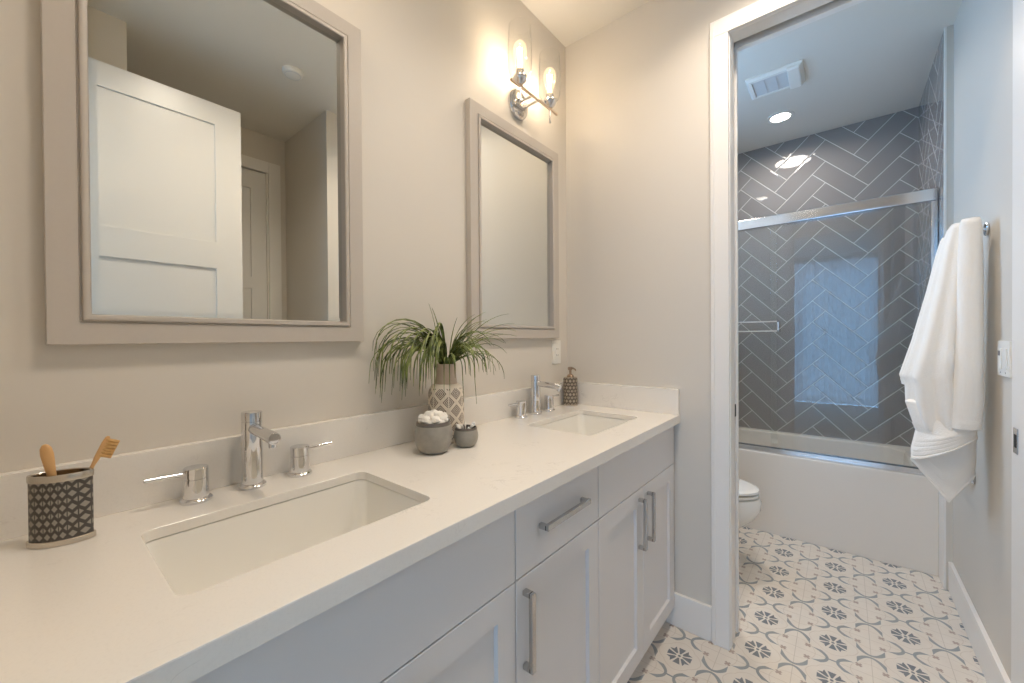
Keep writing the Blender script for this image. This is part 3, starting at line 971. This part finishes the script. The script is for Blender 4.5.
b = nb()
for k in range(64):     # big left-hand fall of blades
    leaf(b, PI + random.uniform(-0.55, 0.75) * -1, random.uniform(0.75, 1.35), random.uniform(0.24, 0.39), random.uniform(2.5, 3.5), random.uniform(0.0024, 0.0042))
for k in range(22):     # right-hand side
    leaf(b, random.uniform(-0.2, 0.75), random.uniform(0.5, 1.2), random.uniform(0.17, 0.28), random.uniform(0.8, 2.2), random.uniform(0.0022, 0.0036))
for k in range(22):     # towards the room
    leaf(b, PI / 2 + random.uniform(-0.8, 0.9), random.uniform(0.9, 1.4), random.uniform(0.14, 0.26), random.uniform(2.2, 3.6), random.uniform(0.0022, 0.0034))
for az, el, ln, dr in ((0.3, 1.42, 0.20, 0.9), (PI - 0.2, 1.5, 0.19, 0.5), (0.15, 1.25, 0.24, 1.3), (0.6, 1.38, 0.17, 1.4), (PI - 0.1, 1.2, 0.19, 1.5), (0.0, 1.5, 0.16, 0.4), (PI + 0.5, 1.5, 0.20, 0.25), (0.5, 1.35, 0.22, 0.9), (0.1, 1.30, 0.23, 1.0), (0.7, 1.25, 0.20, 0.9), (0.1, 1.05, 0.20, 0.6), (PI - .4, 1.45, 0.14, 1.2), (0.9, 1.2, 0.17, 0.8)):
    leaf(b, az, el, ln, dr, 0.0020)
for k in range(30):     # short dense heart
    leaf(b, random.uniform(0, 2 * PI), random.uniform(0.9, 1.45), random.uniform(0.08, 0.15), random.uniform(0.6, 1.6), random.uniform(0.0022, 0.0036))
for az in (2.35, 2.15, 1.75, 1.35):   # thin strands hanging in front of the vase
    leaf(b, az, 0.9, random.uniform(0.16, 0.25), 6.5, 0.0012)
obj('foliage', b, 'leaf', t)

# stone bowls
def bowl(bc, r, h, label):
    t = thing('bowl', label, 'bowl', bc, 'round grey ceramic bowls')
    b = nb()
    lathe(b, [(0, 0.001), (r * 0.60, 0.0), (r * 0.72, h * 0.04), (r * 0.90, h * 0.22), (r, h * 0.50), (r * 0.975, h * 0.70), (r * 0.92, h * 0.84), (r * 0.875, h * 0.90), (r * 0.83, h * 0.90), (r * 0.87, h * 0.7), (r * 0.90, h * 0.5), (r * 0.78, h * 0.2), (r * 0.5, h * 0.1), (0, h * 0.1)], bc, seg=40)
    obj('body', b, 'stone', t, angle=60)
    b = nb(); lathe_open(b, [(r * 0.895, h * 0.885), (r * 0.875, h * 0.97), (r * 0.86, h), (r * 0.81, h), (r * 0.80, h * 0.96), (r * 0.82, h * 0.90)], bc, 40)
    obj('rim', b, 'stone_rim', t, angle=60)
    return t


b1 = Vector((0.171, 0.752, HC + 0.0004)); b2 = Vector((0.1995, 0.8545, HC + 0.0004))
bowl(b1, 0.0555, 0.090, 'larger round grey ceramic bowl heaped with white cotton balls')
bowl(b2, 0.0375, 0.058, 'smaller round grey ceramic bowl holding cotton swabs, beside the vase')


def blob(c, r, seed):
    rnd = random.Random(seed)
    b = nb(); bmesh.ops.create_icosphere(b, subdivisions=3, radius=r)
    ph = [rnd.uniform(0, 6.3) for _ in range(6)]
    for v in b.verts:
        n = v.co.normalized()
        k = 1 + 0.06 * math.sin(5 * n.x + ph[0]) + 0.06 * math.sin(6 * n.y + ph[1]) + 0.05 * math.sin(7 * n.z + ph[2]) + 0.03 * math.sin(13 * n.x + ph[3] + 4 * n.y)
        v.co = Vector(c) + Vector((n.x * r * k, n.y * r * k, n.z * r * k * 0.86))
    return b


heap = [(0, 0, 0.082, 0.020)] + [(0.0275 * math.cos(a), 0.0275 * math.sin(a), 0.087, 0.0165) for a in [k * 2 * PI / 6 for k in range(6)]] + \
       [(0.0315 * math.cos(a), 0.0315 * math.sin(a), 0.0985, 0.0135) for a in [0.35 + k * 2 * PI / 7 for k in range(7)]] + \
       [(0.014 * math.cos(a), 0.014 * math.sin(a), 0.106, 0.0165) for a in (0.4, 2.5, 4.6)]
for i, (dx, dy, dz, r) in enumerate(heap):
    o = obj('cotton_ball', blob(b1 + Vector((dx, dy, dz)), r, i), 'cotton', origin=b1 + Vector((dx, dy, dz)))
    tag(o, 'white cotton ball heaped in the larger grey bowl', 'cotton ball', 'cotton balls in the larger bowl')
random.seed(5)
for i in range(11):
    a = 2 * PI * i / 11 + random.uniform(-0.2, 0.2)
    p0 = b2 + Vector((-0.014 * math.cos(a), -0.014 * math.sin(a), 0.014)); p1 = b2 + Vector((0.0255 * math.cos(a), 0.0255 * math.sin(a), 0.060 + random.uniform(-0.003, 0.006)))
    d = (p1 - p0).normalized()
    t = thing('cotton_swab', 'white cotton swab standing in the smaller grey bowl', 'cotton swab', p0, 'cotton swabs in the smaller bowl')
    b = nb(); cyl(b, p0, p1, 0.0012, seg=8); obj('stick', b, 'plastic', t)
    b = nb(); lathe(b, [(0, -0.002), (0.0022, 0), (0.0034, 0.005), (0.0034, 0.010), (0.0022, 0.014), (0, 0.0155)], p1 - d * 0.009, d, seg=10); obj('tip', b, 'cotton', t)

# ------------------------------------------------------------------ wall plates
t = thing('wall_outlet', 'white outlet plate on the mirror wall under the corner mirror frame', 'outlet', (0, 1.662, 1.165))
obj('plate', bx((0.0003, 1.6235, 1.108), (0.006, 1.6955, 1.222), 0.002), 'plastic', t)
b = nb(); add_box(b, (0.0061, 1.643, 1.131), (0.0085, 1.676, 1.199), 0.001); rc = obj('receptacle', b, 'plastic', t)
for zz in (1.150, 1.180):
    for dy in (-0.006, 0.006): obj('slot', bx((0.0086, 1.6595 + dy - 0.001, zz - 0.004), (0.0089, 1.6595 + dy + 0.001, zz + 0.004)), 'dark', rc)
t = thing('light_switch', 'white double switch plate on the right wall beside the door jamb', 'light switch', (W, 2.02, 1.157))
obj('plate', bx((W - 0.007, 1.958, 1.099), (W - 0.0003, 2.082, 1.214), 0.002), 'plastic', t)
for k, yy in enumerate((2.046, 1.994)):
    obj('rocker', bx((W - 0.0105, yy - 0.0165, 1.122), (W - 0.0071, yy + 0.0165, 1.190), 0.0015), 'plastic', t)
obj('sensor_window', bx((W - 0.0118, 2.036, 1.166), (W - 0.0106, 2.055, 1.182), 0.0004), 'grey_plastic', t)['label'] = 'grey sensor window'
for yy in (2.046, 1.994):
    b = nb(); cyl(b, (W - 0.0076, yy, 1.111), (W - 0.0071, yy, 1.111), 0.003, seg=12)
    obj('screw', b, 'nickel', t)

# ------------------------------------------------------------------ tub room
# bathtub
TX0, TX1, TY, TH = 0.033, 1.4685, 2.957, 0.502
t = thing('bathtub', 'white alcove bathtub with plain front apron at the end of the room', 'bathtub', ((TX0 + TX1) / 2, 3.32, 0))
b = nb()


def RT(x0, x1, y0, y1, z, r, n=8): return [Vector((p[0], p[1], z)) for p in rrect(x0, x1, y0, y1, r, n)]


loft(b, [RT(TX0, TX1, TY, 3.690, 0.0008, 0.004), RT(TX0, TX1, TY, 3.690, TH - 0.012, 0.004), RT(TX0, TX1, TY + 0.003, 3.690, TH - 0.003, 0.004), RT(TX0, TX1, TY + 0.011, 3.690, TH, 0.004),
         RT(TX0 + 0.09, TX1 - 0.07, TY + 0.095, 3.625, TH, 0.10), RT(TX0 + 0.10, TX1 - 0.08, TY + 0.105, 3.615, TH - 0.012, 0.11), RT(TX0 + 0.14, TX1 - 0.10, TY + 0.13, 3.595, 0.25, 0.13), RT(TX0 + 0.18, TX1 - 0.13, TY + 0.16, 3.565, 0.16, 0.14), RT(TX0 + 0.25, TX1 - 0.2, TY + 0.22, 3.50, 0.135, 0.12)])
obj('tub_shell', b, 'acrylic', t, angle=45)
b = nb(); lathe(b, [(0, 0.1352), (0.025, 0.1352), (0.026, 0.138), (0.018, 0.141), (0, 0.141)], (0.42, 3.34, 0), seg=24); obj('drain', b, 'chrome', t)

# sliding shower door
t = thing('sliding_shower_door', 'clear glass sliding shower door in bright metal rails on the bathtub rim', 'shower door', ((TX0 + TX1) / 2, 3.0, TH))
DYc = 3.005
obj('header_rail', bx((TX0 + 0.001, DYc - 0.028, 1.930), (TX1 - 0.0005, DYc + 0.028, 1.992), 0.006), 'alu', t)
b = nb(); add_box(b, (TX0 + 0.001, DYc - 0.026, TH + 0.0005), (TX1 - 0.0005, DYc + 0.026, TH + 0.012), 0.002)
add_box(b, (TX0 + 0.001, DYc - 0.024, TH + 0.011), (TX1 - 0.0005, DYc - 0.020, TH + 0.028), 0.001); add_box(b, (TX0 + 0.001, DYc + 0.018, TH + 0.011), (TX1 - 0.0005, DYc + 0.023, TH + 0.028), 0.001)
add_box(b, (TX0 + 0.001, DYc - 0.003, TH + 0.011), (TX1 - 0.0005, DYc + 0.003, TH + 0.022), 0.001)
obj('bottom_track', b, 'alu', t)
for x0 in (TX0 + 0.001, TX1 - 0.0255):
    obj('side_jamb', bx((x0, DYc - 0.022, TH + 0.029), (x0 + 0.025, DYc + 0.022, 1.929), 0.003), 'alu', t)
p1 = obj('glass_panel', bx((TX0 + 0.028, DYc - 0.0155, TH + 0.014), (0.772, DYc - 0.0095, 1.945), 0.0008), 'shower_glass', t, smooth=False)
b = nb(); yq = DYc - 0.0157
for z0 in (1.327, 1.268): add_box(b, (0.16, yq - 0.034, z0 - 0.0045), (0.785, yq - 0.024, z0 + 0.0045), 0.0015)
for x0 in (0.16, 0.775): add_box(b, (x0, yq - 0.034, 1.2636), (x0 + 0.010, yq - 0.024, 1.3315), 0.0015)
for x0 in (0.20, 0.72): cyl(b, (x0, yq - 0.028, 1.268), (x0, yq - 0.0005, 1.268), 0.006, seg=14)
obj('towel_bar', b, 'chrome', p1)
obj('glass_panel', bx((0.735, DYc + 0.0075, TH + 0.014), (TX1 - 0.027, DYc + 0.0135, 1.945), 0.0008), 'shower_glass', t, smooth=False)

# toilet (faces +x, tank on the mirror-wall side)
t = thing('toilet', 'white toilet with closed lid standing just inside the far doorway', 'toilet', (0.40, 2.40, 0))
ty = 2.40


def egg(cx, lx_f, lx_b, wy, z, n=36):
    pts = []
    for k in range(n):
        a = 2 * PI * k / n; c, s = math.cos(a), math.sin(a)
        pts.append(Vector((cx + (lx_f if c > 0 else lx_b) * c, ty + wy * s * (1.0 if c > 0 else (1 - 0.25 * c * c)), z)))
    return pts


b = nb()
loft(b, [egg(0.40, 0.215, 0.26, 0.115, 0.0008), egg(0.40, 0.215, 0.26, 0.115, 0.03), egg(0.40, 0.205, 0.26, 0.105, 0.06), egg(0.40, 0.200, 0.26, 0.100, 0.13), egg(0.41, 0.235, 0.27, 0.118, 0.20),
         egg(0.43, 0.305, 0.27, 0.158, 0.28), egg(0.44, 0.325, 0.26, 0.178, 0.335), egg(0.44, 0.328, 0.25, 0.182, 0.375), egg(0.44, 0.320, 0.25, 0.178, 0.396), egg(0.44, 0.24, 0.18, 0.12, 0.398), egg(0.44, 0.20, 0.15, 0.09, 0.30)])
obj('bowl', b, 'porcelain', t, angle=50)
b = nb(); loft(b, [egg(0.44, 0.305, 0.235, 0.165, 0.4005), egg(0.44, 0.318, 0.24, 0.176, 0.405), egg(0.44, 0.318, 0.24, 0.176, 0.414), egg(0.44, 0.308, 0.235, 0.168, 0.419)]); obj('seat', b, 'porcelain', t, angle=50)
b = nb(); loft(b, [egg(0.44, 0.306, 0.238, 0.166, 0.4225), egg(0.44, 0.318, 0.245, 0.176, 0.427), egg(0.44, 0.316, 0.245, 0.175, 0.438), egg(0.44, 0.29, 0.23, 0.155, 0.446), egg(0.44, 0.18, 0.15, 0.09, 0.451), [Vector((0.44, ty, 0.452))]]); obj('lid', b, 'porcelain', t, angle=50)
obj('tank', bx((0.018, ty - 0.20, 0.3995), (0.19, ty + 0.20, 0.745), 0.02), 'porcelain', t)
obj('tank_lid', bx((0.016, ty - 0.21, 0.7455), (0.20, ty + 0.21, 0.78), 0.008), 'porcelain', t)
b = nb(); cyl(b, (0.1902, ty - 0.14, 0.69), (0.205, ty - 0.14, 0.69), 0.012, bev=0.002); add_box(b, (0.199, ty - 0.15, 0.684), (0.207, ty - 0.07, 0.696), 0.002); obj('flush_lever', b, 'chrome', t)

# ceiling fittings
t = thing('exhaust_fan', 'white ceiling exhaust fan cover with grey louvred grille', 'exhaust fan', (0.79, 2.77, ZC))
b = nb()
x0, x1, y0, y1 = 0.655, 0.925, 2.655, 2.885
frame_rect(b, lambda a, c, n: Vector((a, c, ZC - n)), x0, x1, y0, y1, [(0, 0.0005), (0.0, 0.008), (0.012, 0.020), (0.028, 0.022), (0.030, 0.010), (0.030, 0.0005)])
add_box(b, (x1 - 0.075, y0 + 0.004, ZC - 0.032), (x1 - 0.012, y1 - 0.004, ZC - 0.006), 0.010, 4)
obj('cover', b, 'plastic', t)
b = nb()
add_box(b, (x0 + 0.0302, y0 + 0.0302, ZC - 0.015), (x1 - 0.0765, y1 - 0.0302, ZC - 0.0006))
for k in range(14):
    yy = y0 + 0.036 + k * 0.0120
    add_box(b, (x0 + 0.0302, yy, ZC - 0.017), (x1 - 0.0765, yy + 0.006, ZC - 0.0099))
for xx in (x0 + 0.085, x0 + 0.140): add_box(b, (xx, y0 + 0.0302, ZC - 0.019), (xx + 0.006, y1 - 0.0302, ZC - 0.0099))
obj('grille', b, 'vent', t)


def recessed(label, cx, cy, watts, col, group, spread=110):  # serves the real tub light and the added fill lamps
    t = thing('recessed_or_fill_light', label, 'ceiling light', (cx, cy, ZC), group)
    b = nb(); lathe_open(b, [(0.078, ZC - 0.0005), (0.078, ZC - 0.004), (0.070, ZC - 0.007), (0.058, ZC - 0.006), (0.056, ZC - 0.0008)], (cx, cy, 0), 48)
    obj('trim_ring', b, 'plastic', t)
    b = nb(); lathe(b, [(0, ZC - 0.0008), (0.0555, ZC - 0.0008), (0.0555, ZC - 0.0035), (0.04, ZC - 0.005), (0, ZC - 0.0055)], (cx, cy, 0), seg=40)
    obj('lens', b, 'led', t)
    light('recessed_or_fill_lamp', 'AREA', (cx, cy, ZC - 0.012), watts, col, shape='DISK', size=0.09, spread=math.radians(spread))


recessed('lit round recessed ceiling light above the bathtub', 0.765, 3.255, CAN_W, NEUT, None, 165)
recessed('added unseen fill lamp over the toilet, built as a recessed ceiling light', 0.42, 2.36, TOILET_FILL_W, (1.0, 0.84, 0.68), None)  # added out of view to warm the lower tub room
recessed('added unseen fill lamp over the vanity counter, built as a recessed ceiling light', 0.78, 0.52, VANITY_FILL_W, (1.0, 0.87, 0.74), None, 140)  # unseen lamp put in for even fill on counter and walls
recessed('added unseen fill lamp in front of the pocket doorway, built as a recessed ceiling light', 0.88, 1.36, 5.8, (1.0, 0.86, 0.72), None, 135)  # another added lamp, brightens back wall, casing and cabinets
t = thing('smoke_detector', 'round white detector disc on the ceiling, seen in the mirror', 'smoke detector', (1.27, 0.949, ZC))
b = nb(); lathe(b, [(0, ZC - 0.0005), (0.052, ZC - 0.0005), (0.052, ZC - 0.012), (0.046, ZC - 0.022), (0.03, ZC - 0.026), (0, ZC - 0.027)], (1.27, 0.949, 0), seg=40)
obj('housing', b, 'plastic', t)
b = nb(); lathe_open(b, [(0.040, ZC - 0.0248), (0.040, ZC - 0.0258), (0.037, ZC - 0.0262), (0.037, ZC - 0.0252)], (1.27, 0.949, 0), 40)
obj('vent_ring', b, 'vent', t)

# towel hook, towel, small holder under it
t = thing('towel_hook', 'chrome towel hook on the right wall holding the white towel', 'hook', (W, 2.235, 1.62))
b = nb(); cyl(b, (W - 0.008, 2.235, 1.620), (W - 0.0004, 2.235, 1.620), 0.024, seg=28, bev=0.002); obj('rosette', b, 'chrome', t)
b = nb(); tube(b, [(W - 0.008, 2.235, 1.620), (W - 0.045, 2.235, 1.620), (W - 0.060, 2.235, 1.624), (W - 0.064, 2.235, 1.640)], [0.008, 0.008, 0.008, 0.008], 14)
obj('peg', b, 'chrome', t)
t = thing('tissue_holder', 'small chrome holder on the right wall peeking out below the towel', 'tissue holder', (W, 2.42, 0.655))
b = nb(); cyl(b, (W - 0.008, 2.42, 0.655), (W - 0.0004, 2.42, 0.655), 0.020, seg=24, bev=0.002); obj('rosette', b, 'chrome', t)
b = nb(); tube(b, [(W - 0.008, 2.42, 0.655), (W - 0.05, 2.42, 0.655), (W - 0.058, 2.428, 0.655), (W - 0.058, 2.56, 0.655)], 0.007, 12); obj('arm', b, 'chrome', t)


def interp(tab, z):
    tab = sorted(tab)
    if z <= tab[0][0]: return tab[0][1]
    for (a, va), (c, vc_) in zip(tab[:-1], tab[1:]):
        if z <= c: return va + (vc_ - va) * (z - a) / (c - a)
    return tab[-1][1]


def cloth(bm, z_top, bot, XL, XR, yc, hy, amp, nf, ph, steps=90, n=96, groove=(0.5,)):
    """hanging bunch of cloth: XL/XR outline tables against z, bot(x) = hem height"""
    rings = []
    for s in range(steps + 1):
        f = s / steps
        ring = []
        for k in range(n):
            a = 2 * PI * k / n; c, si = math.cos(a), math.sin(a)
            zn = z_top + (bot(1.38) - z_top) * f
            xl, xr = interp(XL, zn), interp(XR, zn)
            x = (xl + xr) / 2 + (xr - xl) / 2 * c
            zb_ = bot(x); z = z_top + (zb_ - z_top) * f
            xl, xr = interp(XL, z), interp(XR, z)
            rr = 1 - (amp * (0.35 + 0.65 * f)) * (0.5 + 0.5 * math.sin(nf * a + ph + 0.9 * math.sin(2.2 * f + ph) + 0.4 * math.sin(2 * a)))
            hyy = hy * (0.42 + 0.58 * min(1, f * 1.5))
            x = (xl + xr) / 2 + (xr - xl) / 2 * c * (rr if abs(c) < 0.98 else (0.5 + 0.5 * rr))
            y = yc + hyy * si * rr
            if s == 0: x = (xl + xr) / 2 + (x - (xl + xr) / 2) * 0.82; y = yc + (y - yc) * 0.6; z = z + 0.006
            ring.append(Vector((x, y, z)))
        if groove:
            k_ = 1.0 + (0.022 if f > 0.965 else 0.0) - (0.022 if 0.955 < f <= 0.965 else 0.0) - sum(0.014 for g_ in groove if abs(f - g_) < 0.0075)
            cc = sum(ring, Vector()) / n
            ring = [Vector((cc.x + (p.x - cc.x) * k_, cc.y + (p.y - cc.y) * k_, p.z)) for p in ring]
        rings.append(ring)
    # turn the hem inwards so the cloth reads thick
    c0 = sum(rings[-1], Vector()) / n
    rings.append([c0 + (p - c0) * 0.97 + Vector((0, 0, 0.004)) for p in rings[-1]])
    loft(bm, rings)


XLt = [(0.60, 1.325), (0.70, 1.305), (0.757, 1.292), (0.80, 1.292), (0.87, 1.305), (0.904, 1.294), (0.978, 1.274), (1.047, 1.272), (1.078, 1.264), (1.217, 1.30), (1.403, 1.34), (1.55, 1.367), (1.62, 1.384), (1.645, 1.398)]
XRt = [(0.63, 1.455), (0.80, 1.463), (0.90, 1.464), (1.0, 1.472), (1.5, 1.469), (1.645, 1.466)]
YT = 2.175
t = thing('towel', 'white terry bath towel hanging bunched from the hook on right wall', 'towel', (1.43, YT, 1.6))
b = nb()
cloth(b, 1.637, lambda x: 0.885, [(z, x + 0.004) for z, x in XLt], [(z, x - 0.03) for z, x in XRt], YT + 0.01, 0.105, 0.22, 7, 0.4, groove=())
obj('terry_body', b, 'towel', t, angle=80)
b = nb()   # near fold, closest to the wall, hemmed higher up
cloth(b, 1.640, lambda x: 0.905, [(0.9, 1.375), (1.1, 1.388), (1.4, 1.402), (1.64, 1.412)], XRt, YT - 0.048, 0.058, 0.12, 4, 1.1, groove=(0.86, 0.89, 0.92))
obj('near_fold', b, 'towel', t, angle=80)
b = nb()   # left fold with its own hem
cloth(b, 1.60, lambda x: 1.045 - (x - 1.265) * 0.4, [(z, x) for z, x in XLt], [(1.0, 1.37), (1.3, 1.39), (1.6, 1.42)], YT + 0.055, 0.05, 0.12, 3, 2.0)
obj('far_fold', b, 'towel', t, angle=80)
b = nb()   # lower turn with slanting hem
cloth(b, 0.985, lambda x: 0.762 + (x - 1.295) * 0.66, [(z, x + 0.002) for z, x in XLt], [(z, x - 0.003) for z, x in XRt], YT - 0.012, 0.088, 0.07, 5, 0.9, groove=(0.72, 0.80, 0.88))
obj('lower_fold', b, 'towel', t, angle=80)
b = nb()   # lowest corner
cloth(b, 0.90, lambda x: 0.624 + (1.9 * (1.385 - x) if x < 1.385 else 1.5 * (x - 1.385)), XLt, XRt, YT + 0.006, 0.060, 0.05, 4, 0.2, groove=(0.80, 0.90))
obj('corner_flap', b, 'towel', t, angle=80)
